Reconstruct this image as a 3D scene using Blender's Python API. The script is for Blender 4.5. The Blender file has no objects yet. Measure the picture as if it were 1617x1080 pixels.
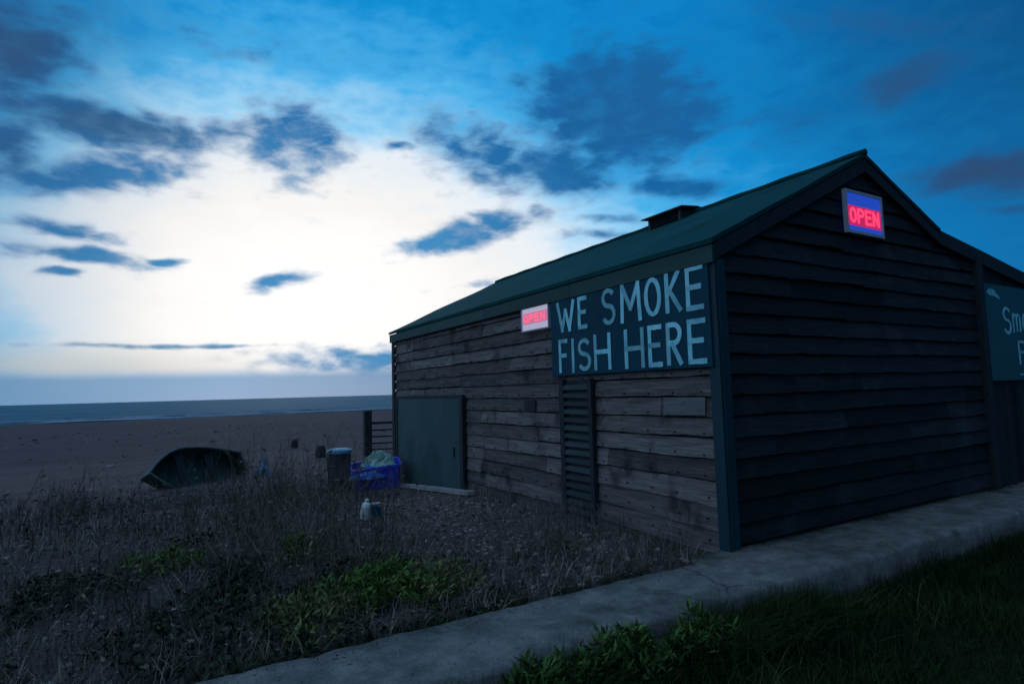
import bpy, math, random
import numpy as np
from mathutils import noise as mnoise, Vector
random.seed(7); rng = np.random.default_rng(11)
S = bpy.context.scene
COL = S.collection
R = math.radians

# ------------------------------------------------------------------ helpers
class MB:
    """collects shapes, links them as one mesh object"""
    def __init__(s): s.v = []; s.f = []; s.t = []
    def add(s, vs, fs, tint=0.5):
        n = len(s.v); s.v += [tuple(p) for p in vs]
        s.f += [tuple(i + n for i in f) for f in fs]; s.t += [tint] * len(fs)
    def box(s, x0, x1, y0, y1, z0, z1, tint=0.5):
        v = [(x0,y0,z0),(x1,y0,z0),(x1,y1,z0),(x0,y1,z0),(x0,y0,z1),(x1,y0,z1),(x1,y1,z1),(x0,y1,z1)]
        s.add(v, [(0,3,2,1),(4,5,6,7),(0,1,5,4),(1,2,6,5),(2,3,7,6),(3,0,4,7)], tint)
    def hexa(s, b, t, tint=0.5):
        s.add(list(b) + list(t), [(0,3,2,1),(4,5,6,7),(0,1,5,4),(1,2,6,5),(2,3,7,6),(3,0,4,7)], tint)
    def bar(s, p, q, w, h, tint=0.5, up=(0,0,1)):
        p = Vector(p); q = Vector(q); d = (q - p).normalized(); u = Vector(up)
        if abs(d.dot(u)) > .98: u = Vector((0,1,0))
        a = d.cross(u).normalized() * w / 2; b = a.cross(d).normalized() * h / 2
        c = [p - a - b, p + a - b, p + a + b, p - a + b, q - a - b, q + a - b, q + a + b, q - a + b]
        s.add(c, [(0,3,2,1),(4,5,6,7),(0,1,5,4),(1,2,6,5),(2,3,7,6),(3,0,4,7)], tint)
    def lathe(s, prof, c=(0,0,0), n=20, tint=0.5):
        vs = []; fs = []
        for r, z in prof:
            for k in range(n):
                a = 2*math.pi*k/n; vs.append((c[0]+r*math.cos(a), c[1]+r*math.sin(a), c[2]+z))
        m = len(prof)
        for i in range(m-1):
            for k in range(n):
                fs.append((i*n+k, i*n+(k+1)%n, (i+1)*n+(k+1)%n, (i+1)*n+k))
        fs.append(tuple(range(n-1,-1,-1))); fs.append(tuple((m-1)*n+k for k in range(n)))
        s.add(vs, fs, tint)
    def tube(s, pts, rad, n=5, tint=0.5):
        pts = [Vector(p) for p in pts]; vs = []; fs = []
        for i, p in enumerate(pts):
            d = (pts[min(i+1,len(pts)-1)] - pts[max(i-1,0)]).normalized()
            u = Vector((0,0,1)) if abs(d.z) < .9 else Vector((1,0,0))
            a = d.cross(u).normalized(); b = a.cross(d)
            r = rad[i] if hasattr(rad, '__len__') else rad
            for k in range(n):
                t = 2*math.pi*k/n; vs.append(p + a*r*math.cos(t) + b*r*math.sin(t))
        for i in range(len(pts)-1):
            for k in range(n): fs.append((i*n+k, i*n+(k+1)%n, (i+1)*n+(k+1)%n, (i+1)*n+k))
        fs.append(tuple(range(n-1,-1,-1))); fs.append(tuple((len(pts)-1)*n+k for k in range(n)))
        s.add(vs, fs, tint)
    def build(s, name, mat, parent=None, smooth=False, bevel=0):
        m = bpy.data.meshes.new(name); m.from_pydata(s.v, [], s.f); m.update()
        a = m.attributes.new('tint', 'FLOAT', 'FACE'); a.data.foreach_set('value', np.array(s.t, dtype=np.float32))
        if smooth: m.polygons.foreach_set('use_smooth', [True]*len(m.polygons))
        m.materials.append(mat)
        o = bpy.data.objects.new(name, m); COL.objects.link(o)
        if bevel:
            b = o.modifiers.new('bevel', 'BEVEL'); b.width = bevel; b.segments = 2; b.limit_method = 'ANGLE'
        if parent: o.parent = parent
        return o

def npmesh(name, V, F, T, mat, parent=None):
    """V (n,3), F (m,k) fixed-size faces, T (m,) tint"""
    m = bpy.data.meshes.new(name); k = F.shape[1]
    m.vertices.add(len(V)); m.vertices.foreach_set('co', V.astype(np.float32).ravel())
    m.loops.add(F.size); m.loops.foreach_set('vertex_index', F.astype(np.int32).ravel())
    m.polygons.add(len(F)); m.polygons.foreach_set('loop_start', np.arange(0, F.size, k, dtype=np.int32))
    m.update(calc_edges=True); m.validate()
    a = m.attributes.new('tint', 'FLOAT', 'FACE'); a.data.foreach_set('value', T.astype(np.float32))
    m.materials.append(mat)
    o = bpy.data.objects.new(name, m); COL.objects.link(o)
    if parent: o.parent = parent
    return o

def empty(name, loc=(0,0,0), rz=0):
    o = bpy.data.objects.new(name, None); COL.objects.link(o); o.location = loc; o.rotation_euler[2] = rz
    o.empty_display_size = .2
    return o
def tag(o, label=None, cat=None, group=None, kind=None):
    if label: o['label'] = label
    if cat: o['category'] = cat
    if group: o['group'] = group
    if kind: o['kind'] = kind
    return o

# node expression builder
class E:
    def __init__(s, nt, sock): s.nt = nt; s.s = sock
    def _op(s, op, *o, clamp=False):
        n = s.nt.nodes.new('ShaderNodeMath'); n.operation = op; n.use_clamp = clamp
        for i, x in enumerate((s,) + o):
            if isinstance(x, E): s.nt.links.new(x.s, n.inputs[i])
            else: n.inputs[i].default_value = float(x)
        return E(s.nt, n.outputs[0])
    def __add__(s, o): return s._op('ADD', o)
    def __sub__(s, o): return s._op('SUBTRACT', o)
    def __mul__(s, o): return s._op('MULTIPLY', o)
    def __truediv__(s, o): return s._op('DIVIDE', o)
    def clamp(s): return s._op('ADD', 0, clamp=True)
    def mx(s, o): return s._op('MAXIMUM', o)
    def mn(s, o): return s._op('MINIMUM', o)
    def exp(s): return s._op('EXPONENT')
    def abs(s): return s._op('ABSOLUTE')
    def pw(s, o): return s._op('POWER', o)
    def ss(s, lo, hi, a=0., b=1.):
        n = s.nt.nodes.new('ShaderNodeMapRange'); n.interpolation_type = 'SMOOTHSTEP'
        s.nt.links.new(s.s, n.inputs[0])
        for i, x in enumerate((lo, hi, a, b)): n.inputs[i+1].default_value = x
        return E(s.nt, n.outputs[0])
def mixc(nt, f, a, b, mode='MIX'):
    n = nt.nodes.new('ShaderNodeMix'); n.data_type = 'RGBA'; n.blend_type = mode
    for sock, x in ((n.inputs[0], f), (n.inputs[6], a), (n.inputs[7], b)):
        if isinstance(x, E): nt.links.new(x.s, sock)
        elif isinstance(x, bpy.types.NodeSocket): nt.links.new(x, sock)
        elif isinstance(x, (int, float)): sock.default_value = x
        else: sock.default_value = (*x, 1)
    return n.outputs[2]
def ramp(nt, fac, stops):
    n = nt.nodes.new('ShaderNodeValToRGB'); nt.links.new(fac.s if isinstance(fac, E) else fac, n.inputs[0])
    cr = n.color_ramp
    while len(cr.elements) < len(stops): cr.elements.new(.5)
    for e, (p, c) in zip(cr.elements, stops): e.position = p; e.color = (*c, 1)
    return n.outputs[0]
def noise_n(nt, vec, scale, detail=4, rough=.55, dist=0):
    n = nt.nodes.new('ShaderNodeTexNoise'); nt.links.new(vec, n.inputs['Vector'])
    n.inputs['Scale'].default_value = scale; n.inputs['Detail'].default_value = detail
    n.inputs['Roughness'].default_value = rough; n.inputs['Distortion'].default_value = dist
    return E(nt, n.outputs['Fac'])
def mapping(nt, vec, sc=(1,1,1), loc=(0,0,0)):
    n = nt.nodes.new('ShaderNodeMapping'); nt.links.new(vec, n.inputs[0])
    n.inputs['Scale'].default_value = sc; n.inputs['Location'].default_value = loc
    return n.outputs[0]

def material(name, c1, c2, scale=6, stretch=(1,1,1), rough=.7, tint=.5, bump=.3, bscale=None, detail=6,
             spec=.3, stain=None, stain_scale=1.5, metal=0, bdist=.01, grain=None):
    """principled: two colours mixed by stretched noise, per-face tint, bump and optional stains"""
    m = bpy.data.materials.new(name); m.use_nodes = True; nt = m.node_tree
    P = nt.nodes['Principled BSDF']
    tc = nt.nodes.new('ShaderNodeTexCoord').outputs['Object']
    v = mapping(nt, tc, stretch)
    n = noise_n(nt, v, scale, detail, .65)
    col = mixc(nt, n.ss(.3, .7), c1, c2)
    if stain:
        n2 = noise_n(nt, tc, stain_scale, 5, .6)
        col = mixc(nt, n2.ss(.52, .7), col, stain)
    if grain:
        gn = noise_n(nt, mapping(nt, tc, grain), 1, 5, .7)
        col = mixc(nt, gn.ss(.30, .62, .75, 0.), col, stain or c1)
    if tint:
        a = nt.nodes.new('ShaderNodeAttribute'); a.attribute_name = 'tint'
        t = E(nt, a.outputs['Fac']) * (2*tint) + (1 - tint)
        cc = nt.nodes.new('ShaderNodeCombineColor')
        for i in range(3): nt.links.new(t.s, cc.inputs[i])
        col = mixc(nt, 1., col, cc.outputs[0], 'MULTIPLY')
    nt.links.new(col, P.inputs['Base Color'])
    P.inputs['Roughness'].default_value = rough; P.inputs['Specular IOR Level'].default_value = spec
    P.inputs['Metallic'].default_value = metal
    if bump:
        nb = noise_n(nt, v, bscale or scale*2.5, 6, .7)
        b = nt.nodes.new('ShaderNodeBump'); b.inputs['Strength'].default_value = bump; b.inputs['Distance'].default_value = bdist
        nt.links.new(nb.s, b.inputs['Height']); nt.links.new(b.outputs[0], P.inputs['Normal'])
    return m
def emit(name, c, s, base=(.02,.02,.02)):
    m = bpy.data.materials.new(name); m.use_nodes = True; P = m.node_tree.nodes['Principled BSDF']
    P.inputs['Base Color'].default_value = (*base, 1); P.inputs['Emission Color'].default_value = (*c, 1)
    P.inputs['Emission Strength'].default_value = s; P.inputs['Roughness'].default_value = .3
    return m

M = dict(
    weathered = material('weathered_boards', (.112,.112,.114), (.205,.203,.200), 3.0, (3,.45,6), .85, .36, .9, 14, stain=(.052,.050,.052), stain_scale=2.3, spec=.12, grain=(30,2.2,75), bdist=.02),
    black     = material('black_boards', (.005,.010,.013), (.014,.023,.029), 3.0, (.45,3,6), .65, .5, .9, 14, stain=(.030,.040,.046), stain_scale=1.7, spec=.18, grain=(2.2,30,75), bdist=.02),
    teal_trim = material('teal_trim', (.003,.030,.046), (.006,.042,.060), 4, (2,2,.4), .6, .15, .3, spec=.3),
    roof      = material('green_felt_roof', (.002,.048,.052), (.004,.064,.066), 2.2, (1,.35,1), .75, .1, .5, 30, stain=(.003,.040,.036), stain_scale=.9, spec=.05),
    fascia    = material('green_fascia', (.005,.048,.046), (.009,.062,.058), 4, (1,.3,2), .6, .2, .3, spec=.3),
    door      = material('teal_door_paint', (.026,.066,.074), (.038,.084,.090), 1.2, (1,1,.5), .6, .1, .15, 20, stain=(.022,.050,.056), stain_scale=1.4, spec=.2),
    dark_wood = material('dark_stained_wood', (.012,.020,.026), (.024,.034,.042), 5, (2,2,.6), .65, .4, .4, spec=.2),
    slat      = material('slat_paint', (.022,.044,.050), (.036,.060,.066), 5, (1,.4,2), .6, .4, .3, spec=.25),
    signboard = material('navy_signboard', (.003,.045,.075), (.005,.058,.090), 2, (1,1,1), .65, .1, .2, 20, spec=.12),
    letter    = material('pale_letter_paint', (.17,.56,.66), (.26,.68,.78), 9, (1,1,1), .55, .3, .2, 30, spec=.3, stain=(.12,.42,.52), stain_scale=6),
    sign_teal = material('teal_signboard', (.005,.085,.105), (.008,.10,.125), 2, (1,1,1), .5, .1, .2, 20, spec=.3),
    concrete  = material('worn_concrete', (.155,.160,.160), (.270,.275,.270), 5, (1,1,1), .9, 0, 1., 34, stain=(.075,.09,.080), stain_scale=1.6, spec=.1, bdist=.03, grain=(2.2,2.2,2.2)),
    pale_wood = material('pale_driftwood', (.20,.22,.23), (.30,.31,.31), 6, (1,.4,1), .8, .3, .4, spec=.2),
    hull      = material('dark_green_hull', (.012,.060,.045), (.022,.085,.062), 5, (1,1,1), .6, .3, .3, spec=.3),
    rim       = material('pale_gunwale', (.30,.33,.35), (.42,.44,.46), 8, (1,1,1), .7, .2, .3),
    worn_rim  = material('worn_gunwale', (.07,.085,.09), (.17,.19,.20), 3, (1,1,1), .7, .2, .3),
    blue_tub  = material('blue_plastic', (.012,.055,.60), (.016,.07,.70), 3, (1,1,1), .4, .1, .1, spec=.4),
    net       = material('pale_green_net', (.20,.42,.38), (.38,.62,.56), 18, (1,1,1), .9, .5, .9, 60),
    drum      = material('dark_drum', (.020,.022,.030), (.034,.036,.046), 5, (1,1,1), .5, .2, .2),
    drum_lid  = material('blue_lid', (.10,.24,.40), (.14,.30,.46), 5, (1,1,1), .5, .2, .2),
    blue_sheet= material('light_blue_sheet', (.03,.13,.52), (.08,.22,.62), 7, (1,1,1), .5, .2, .6, 20),
    buoy      = material('white_plastic', (.55,.62,.62), (.70,.75,.74), 5, (1,1,1), .5, .2, .1),
    teal_plast= material('teal_plastic', (.01,.09,.14), (.015,.12,.17), 5, (1,1,1), .5, .2, .1),
    bag       = material('blue_sheet', (.10,.22,.40), (.18,.32,.50), 9, (1,1,1), .5, .3, .5),
    stalk     = material('dead_stalks', (.066,.055,.048), (.230,.200,.165), 3, (1,1,1), .85, .75, 0, spec=.1),
    pale_weed = material('pale_weeds', (.10,.095,.09), (.19,.175,.16), 5, (1,1,1), .85, .6, 0, spec=.1),
    pale_stalk= material('bleached_stalks', (.22,.21,.20), (.32,.30,.27), 6, (1,1,1), .85, .4, 0, spec=.1),
    cover     = material('dark_ground_leaves', (.018,.030,.016), (.040,.052,.026), 2, (1,1,1), .7, .6, 0, spec=.15),
    leaf      = material('green_leaves', (.050,.115,.020), (.105,.165,.038), 4, (1,1,1), .6, .65, 0, spec=.2),
    leaf_dark = material('dark_green_leaves', (.032,.085,.018), (.075,.135,.034), 4, (1,1,1), .6, .75, 0, spec=.15),
    leaf_dry  = material('olive_leaves', (.080,.115,.034), (.17,.175,.07), 4, (1,1,1), .65, .65, 0, spec=.2),
    stem      = material('plant_stems', (.05,.06,.03), (.09,.09,.05), 6, (1,1,1), .8, .3, 0),
    grass     = material('grass_blades', (.008,.022,.007), (.018,.040,.012), 1.2, (1,1,1), .75, .7, 0, spec=.08),
    verge     = material('verge_blades', (.010,.028,.009), (.030,.058,.016), 1.6, (1,1,1), .75, .7, 0, spec=.08),
    pebble    = material('beach_pebbles', (.085,.072,.068), (.17,.145,.135), 5, (1,1,1), .8, .8, .2, spec=.15),
    foam      = material('surf_foam', (.16,.22,.28), (.26,.33,.39), .8, (1,1,1), .9, .3, 0),
    panel_blue= emit('lit_blue_panel', (.014,.06,.50), .9, (.02,.03,.08)),
    panel_pale= emit('lit_pale_panel', (.52,.48,.66), .62, (.3,.3,.34)),
    frame_grey= material('grey_sign_frame', (.30,.38,.46), (.38,.46,.54), 8, (1,1,1), .5, .1, .1),
    red       = emit('lit_red_letters', (1.0,.05,.13), 1.3),
    red_dim   = emit('red_letter_glow', (.62,.014,.13), .8),
    pink      = emit('lit_pink_letters', (1.0,.13,.26), 1.0),
    pink_dim  = emit('pink_letter_glow', (.75,.24,.42), .62),
)

cm = M['concrete'].node_tree; Pc = cm.nodes['Principled BSDF']; old = Pc.inputs['Base Color'].links[0].from_socket
tc_ = cm.nodes.new('ShaderNodeTexCoord').outputs['Object']
dn = cm.nodes.new('ShaderNodeTexNoise'); dn.inputs['Scale'].default_value = 3; cm.links.new(tc_, dn.inputs['Vector'])
mv = cm.nodes.new('ShaderNodeMix'); mv.data_type = 'VECTOR'; mv.inputs[0].default_value = .18; cm.links.new(tc_, mv.inputs[4]); cm.links.new(dn.outputs['Color'], mv.inputs[5])
vc = cm.nodes.new('ShaderNodeTexVoronoi'); vc.feature = 'DISTANCE_TO_EDGE'; vc.inputs['Scale'].default_value = .30; cm.links.new(mv.outputs[1], vc.inputs['Vector'])
cmask = noise_n(cm, tc_, .9, 2, .5); c2 = mixc(cm, E(cm, vc.outputs['Distance']).ss(.0045, .001)*cmask.ss(.44, .60)*.8, old, (.05,.055,.055))
sp_ = noise_n(cm, tc_, 55, 3, .8); c2 = mixc(cm, sp_.ss(.56, .72)*.7, c2, (.32,.33,.34)); c2 = mixc(cm, sp_.ss(.42, .30)*.7, c2, (.06,.065,.065))
cm.links.new(c2, Pc.inputs['Base Color'])

# ------------------------------------------------------------------ terrain
SEA = -2.6
def shore(x): return np.clip(162.8 + .0324*x, 60, 300)
def g0(x, y):
    x = np.asarray(x, float); y = np.asarray(y, float)
    xs = [-1e4, 3.25, 3.70, 9, 14]
    near = np.where(y <= 3.25, -.30 - .06*np.clip(3.25 - y, 0, 8), np.interp(y, [3.25,3.7,9,14], [-.30,-.04,-.14,-.5]))
    far = -.5 - 2.1*(np.clip(y, 14, 420) - 14)/(shore(x) - 14)
    return np.where(y < 14, near, far)
def bump(x, y):
    p = Vector((x, y, 0)); a = .075 if y > 4.3 else .03
    if 3.0 < y < 4.1: a = .0
    d = max(0., min(1., (4.6 - x)/1.0)) if 4 < y < 14 else 1.
    if y > 15: d *= 1 + 2.2*min(1, (y-15)/20)*(y < 160)*mnoise.noise(Vector((x*.03, y*.22, 4)))
    return a*d*(mnoise.noise(p*.45)*1.0 + .45*mnoise.noise(p*1.7) + (.25*mnoise.noise(p*4.5) if y < 16 else 0))
def ground_z(x, y): return float(g0(x, y)) + bump(x, y)

def axis(stops):
    out = [stops[0][0]]
    for (a, _), (b, st) in zip(stops[:-1], stops[1:]):
        n = max(1, round((b - a)/st)); out += [a + (b - a)*k/n for k in range(1, n+1)]
    return out
gx = axis([(-6000,0),(-400,1400),(-60,34),(-14,2),(-5,.3),(8,.13),(16,.4),(60,4),(400,34),(6000,1400)])
gy = axis([(-3000,0),(-60,600),(-6,6),(0,.5),(3.0,.14),(4.0,.05),(10,.13),(20,.3),(60,2),(190,5),(420,23),(8000,1800)])
nx, ny = len(gx), len(gy)
V = np.array([(x, y, ground_z(x, y)) for y in gy for x in gx])
I = np.arange(nx*ny).reshape(ny, nx)
Fq = np.stack([I[:-1,:-1], I[:-1,1:], I[1:,1:], I[1:,:-1]], -1).reshape(-1, 4)
mg = bpy.data.materials.new('ground_mix'); mg.use_nodes = True; nt = mg.node_tree; P = nt.nodes['Principled BSDF']
tc = nt.nodes.new('ShaderNodeTexCoord').outputs['Object']
sp = nt.nodes.new('ShaderNodeSeparateXYZ'); nt.links.new(tc, sp.inputs[0])
X_, Y_ = E(nt, sp.outputs[0]), E(nt, sp.outputs[1])
vo = nt.nodes.new('ShaderNodeTexVoronoi'); nt.links.new(tc, vo.inputs['Vector']); vo.inputs['Scale'].default_value = 26
n1 = noise_n(nt, tc, .35, 6, .65); n2 = noise_n(nt, tc, 9, 6, .75); n3 = noise_n(nt, mapping(nt, tc, (.25,1,1)), .22, 4, .6)
sepc = nt.nodes.new('ShaderNodeSeparateColor'); nt.links.new(vo.outputs['Color'], sepc.inputs[0])
shin = mixc(nt, E(nt, sepc.outputs[0]), (.060,.050,.050), (.165,.138,.130))
far = mixc(nt, n2.ss(.25, .75), (.056,.043,.054), (.104,.080,.090))
shin = mixc(nt, Y_.ss(14, 40), shin, far)
n4 = noise_n(nt, mapping(nt, tc, (.12,.8,1)), .9, 6, .7); n5 = noise_n(nt, tc, 2.2, 6, .8)
shin = mixc(nt, n3.ss(.42, .68)*.5, shin, (.052,.043,.048))
shin = mixc(nt, n4.ss(.50, .72)*.6, shin, (.045,.038,.042))
shin = mixc(nt, n5.ss(.55, .75)*.6, shin, (.19,.165,.17))
wet = (Y_ - (X_*.0324 + 162.8)).ss(-22, -9)
shin = mixc(nt, wet*.7, shin, (.045,.045,.055))
soil = mixc(nt, n2.ss(.35, .7), (.030,.026,.024), (.070,.062,.056))
veg = (Y_ + n1*5 - X_*-.5).ss(13.5, 9.5)
col = mixc(nt, veg*.75, shin, soil)
turf = mixc(nt, n2.ss(.3, .7), (.006,.014,.005), (.016,.028,.010))
col = mixc(nt, Y_.ss(3.75, 3.55), col, turf)
nt.links.new(col, P.inputs['Base Color']); P.inputs['Roughness'].default_value = .9; P.inputs['Specular IOR Level'].default_value = .1
b = nt.nodes.new('ShaderNodeBump'); b.inputs['Strength'].default_value = .8; b.inputs['Distance'].default_value = .03
h = n2 + E(nt, vo.outputs['Distance'])*-1.2
nt.links.new(h.s, b.inputs['Height']); nt.links.new(b.outputs[0], P.inputs['Normal'])
o = npmesh('ground', V, Fq, np.full(len(Fq), .5), mg); tag(o, kind='structure')
o.data.polygons.foreach_set('use_smooth', [True]*len(Fq))

# sea
sx = axis([(-9000,0),(-500,850),(-160,20),(260,3.5),(900,32),(9000,900)])
sy = axis([(45,0),(150,15),(230,1.6),(420,6),(1200,60),(12000,900)])
def wave(x, y):
    if y > 430 or abs(x) > 420: return 0
    d = y - (162.8 + .0324*x)
    k = math.exp(-max(0, d)/90)
    return .16*k*math.sin(d*.42 + 1.8*mnoise.noise(Vector((x*.02, y*.02, 3)))) + .10*mnoise.noise(Vector((x*.05, y*.16, 0)))
V = np.array([(x, y, SEA + wave(x, y)) for y in sy for x in sx]); n_ = len(sx)
I = np.arange(len(V)).reshape(-1, n_)
Fq = np.stack([I[:-1,:-1], I[:-1,1:], I[1:,1:], I[1:,:-1]], -1).reshape(-1, 4)
ms = bpy.data.materials.new('sea_water'); ms.use_nodes = True; nt = ms.node_tree; P = nt.nodes['Principled BSDF']
tc = nt.nodes.new('ShaderNodeTexCoord').outputs['Object']
a1 = noise_n(nt, mapping(nt, tc, (.06,.22,1)), 1, 6, .6); a2 = noise_n(nt, mapping(nt, tc, (.35,1.1,1)), 1, 4, .6)
a3 = noise_n(nt, mapping(nt, tc, (.006,.05,1)), 1, 4, .6)
nt.links.new(mixc(nt, a3.ss(.35, .68), (.035,.135,.190), (.060,.190,.255)), P.inputs['Base Color'])
P.inputs['Roughness'].default_value = .6; P.inputs['IOR'].default_value = 1.33; P.inputs['Specular IOR Level'].default_value = .03
b = nt.nodes.new('ShaderNodeBump'); b.inputs['Strength'].default_value = 1; b.inputs['Distance'].default_value = 1.6
nt.links.new((a1 + a2*.35).s, b.inputs['Height']); nt.links.new(b.outputs[0], P.inputs['Normal'])
o = npmesh('sea', V, Fq, np.full(len(Fq), .5), ms); tag(o, kind='structure')
o.data.polygons.foreach_set('use_smooth', [True]*len(Fq))
# breaking surf lines along the shore
mb = MB()
for d0, x0, x1, w in ((1.5,-90,150,1.3),(6.5,-70,-12,1.5),(7.5,12,60,1.2),(14,-48,6,1.3),(24,-20,40,1.2),(16,40,95,1.4)):
    n = int((x1-x0)/1.5); pts = []
    for k in range(n+1):
        x = x0 + (x1-x0)*k/n; q = mnoise.noise(Vector((x*.09, d0, 1))); ww = w*max(.05, .55 + 1.1*mnoise.noise(Vector((x*.13, d0, 5))))*min(1, k/6, (n-k)/6)
        yc = 162.8 + .0324*x + d0 + 1.6*q; z = SEA + .16
        pts.append([(x, yc-ww, z), (x, yc, z+.28), (x, yc+ww, z-.02)])
    vs = [p for r in pts for p in r]; fs = []
    for k in range(n): fs += [(3*k, 3*k+3, 3*k+4, 3*k+1), (3*k+1, 3*k+4, 3*k+5, 3*k+2)]
    mb.add(vs, fs, .3 if d0 > 5 else .6)
tag(mb.build('surf', M['foam']), kind='structure')

# ------------------------------------------------------------------ concrete path
def path_mesh():
    xs = axis([(-12,0),(-2,.5),(7,.07),(16,.2),(40,2)])
    prof = [(0,-.55),(0,-.3),(0,-.13),(.0,-.035),(.03,-.004),(.2,0),(.4,0),(.6,0),(.72,0),(1,0)]
    vs = []; fs = []; m = len(prof)
    for x in xs:
        f = 3.19 + .03*mnoise.noise(Vector((x*.8, 0, 0))) + .018*mnoise.noise(Vector((x*5, 2, 0)))
        bk = 3.97 + .05*mnoise.noise(Vector((x*.9, 7, 0))) + .03*mnoise.noise(Vector((x*4, 9, 0))) + (.14 if x > 4.3 else 0)
        for i, (t, z) in enumerate(prof):
            y = f + (bk-f)*t
            yo = .014*mnoise.noise(Vector((x*3.5, z*9, 4))) if i < 5 else 0
            zo = .014*mnoise.noise(Vector((x*1.1, y*2, 1))) + .009*mnoise.noise(Vector((x*6, y*6, 1))) + .006*mnoise.noise(Vector((x*15, y*11, 1))) if i > 2 else 0
            if i in (3, 4):
                ch = max(0, mnoise.noise(Vector((x*2.3, 3, 8)))-.22)*.22; yo += ch; zo -= ch*.6     # chipped arris
            jd = abs((x+.35) % 2.4 - 1.2)
            if jd < .045 and i > 1: zo -= .022*(1-jd/.045)
            vs.append((x, y+yo, z+zo))
        vs.append((x, bk+.01, -.4))
    m += 1
    for k in range(len(xs)-1):
        for i in range(m-1): fs.append((k*m+i, (k+1)*m+i, (k+1)*m+i+1, k*m+i+1))
    mb = MB(); mb.add(vs, fs); return mb
tag(path_mesh().build('path', M['concrete'], smooth=True), kind='structure')

# ------------------------------------------------------------------ smokehouse
X0, Y0, YB = 4.83, 4.08, 13.55
XR, ZR = 7.62, 4.47            # ridge
EX, EZ = 4.70, 3.07            # near eave edge, top
XK, ZK = 9.42, 3.71            # where the shallow roof takes over
XL, ZL = 14.4, 2.99
def roof_top(x):
    if x < XR: return ZR - (XR-x)*(ZR-EZ)/(XR-EX)
    if x < XK: return ZR - (x-XR)*(ZR-ZK)/(XK-XR)
    return ZK - (x-XK)*(ZK-ZL)/(XL-XK)
hut = empty('smokehouse', (X0, Y0, 0)); hx, hy = X0, Y0
tag(hut, 'black and grey clapboard smokehouse with a green felt roof beside the concrete path', 'building')

def cladding(fix, u0, u1, zlo, zhi, normal, clip=None, exposure=.21, zref=1.50, seed=0, sag=0, jmin=1.6, jmax=3.6, gap=.016, rough=1.):
    """overlapping boards; fix is the wall plane; along y when normal is -x/+x, along x when normal is -y/+y"""
    r = random.Random(seed); mb = MB()
    k0 = math.floor((zlo - zref)/exposure); k1 = math.ceil((zhi - zref)/exposure)
    for k in range(k0, k1):
        za = zref + k*exposure; zb = za + exposure - gap
        if clip: a0, a1 = clip(za, zb)
        else: a0, a1 = (u0, u1), (u0, u1)
        # a0: limits at bottom, a1: at top
        L = max(a0[1], a1[1]) - min(a0[0], a1[0])
        if L < .12: continue
        lo, hi = min(a0[0], a1[0]), max(a0[1], a1[1])
        cuts = [lo]; c = lo + r.uniform(.4, jmax)
        while c < hi - .5: cuts.append(c); c += r.uniform(jmin, jmax)
        cuts.append(hi)
        for s0, s1 in zip(cuts[:-1], cuts[1:]):
            n = max(1, round((s1-s0)/.09)); t = r.random(); dz = r.uniform(-.012,.012); tilt = r.uniform(-.008,.008)*1.5; sd = r.uniform(0, 99)
            th = r.uniform(.036,.052); vs = []; fs = []
            for i in range(n+1):
                u = s0 + (s1-s0)*i/n + (.003 if i == 0 else -.003 if i == n else 0)
                f = (i/n - .5)
                q = dz + tilt*f + rough*(.014*mnoise.noise(Vector((u*1.1, k, sd))) + .010*mnoise.noise(Vector((u*6, k, sd))) + .006*mnoise.noise(Vector((u*17, k, sd))))
                if sag and za < .75: q -= sag*(.75-za)*max(0, 1-(u-Y0)/3.0)*.35
                w = th + .010*mnoise.noise(Vector((u*.9, k, sd+3)))
                ub = min(max(u, a0[0]), a0[1]); ut = min(max(u, a1[0]), a1[1])
                qt = .010*rough*mnoise.noise(Vector((u*4, k+.5, sd)))
                for uu, z, off in ((ub, za+q, w), (ub, za+q-.002, .004), (ut, zb+qt, .003), (ut, zb+qt, .016)):
                    p = fix + (off if normal > 0 else -off)
                    vs.append((p-hx, uu-hy, z) if abs(normal) == 1 else (uu-hx, p-hy, z))
            for i in range(n):
                a = 4*i; b_ = a+4
                fs += [(a,a+1,b_+1,b_),(a,b_,b_+3,a+3),(a+3,b_+3,b_+2,a+2)]
            fs += [(0,3,2,1),(4*n,4*n+1,4*n+2,4*n+3)]
            mb.add(vs, fs, t)
    return mb
side = cladding(X0, Y0+.0, YB, -.75, 2.90, -1, seed=3, sag=.45)
# a few patched and stained boards
side.build('side_cladding', M['weathered'], hut)
nl = MB(); rr = random.Random(2)
for k in range(-8, 7):
    for j in range(24):
        yy = .2 + j*.40 + rr.uniform(-.02,.02); zz = 1.50+.21*k+.035+rr.uniform(-.008,.008)
        if zz < 2.85: nl.box(-.058-rr.uniform(0,.004), -.030, yy-.007, yy+.007, zz-.007, zz+.007)
nls = nl.build('nail_heads', M['dark_wood'], hut); nls['kind'] = 'stuff'
def gclip(za, zb):
    out = []
    for z in (za, zb):
        xl = max(X0, EX + (z+.10-EZ)/(ZR-EZ)*(XR-EX)); 
        zz = z + .10
        xr = 10.55 if zz < roof_top(10.55) else (XL - (zz-ZL)/(ZK-ZL)*(XL-XK) if zz < ZK else XR + (ZR-zz)/(ZR-ZK)*(XK-XR))
        if zz > ZR: xl = xr = XR
        out.append((xl, max(xl, xr)))
    return out
cladding(Y0, X0, 10.55, -.2, 4.5, -2, clip=gclip, seed=5, jmin=1.8, jmax=4.5).build('gable_cladding', M['black'], hut)
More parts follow.
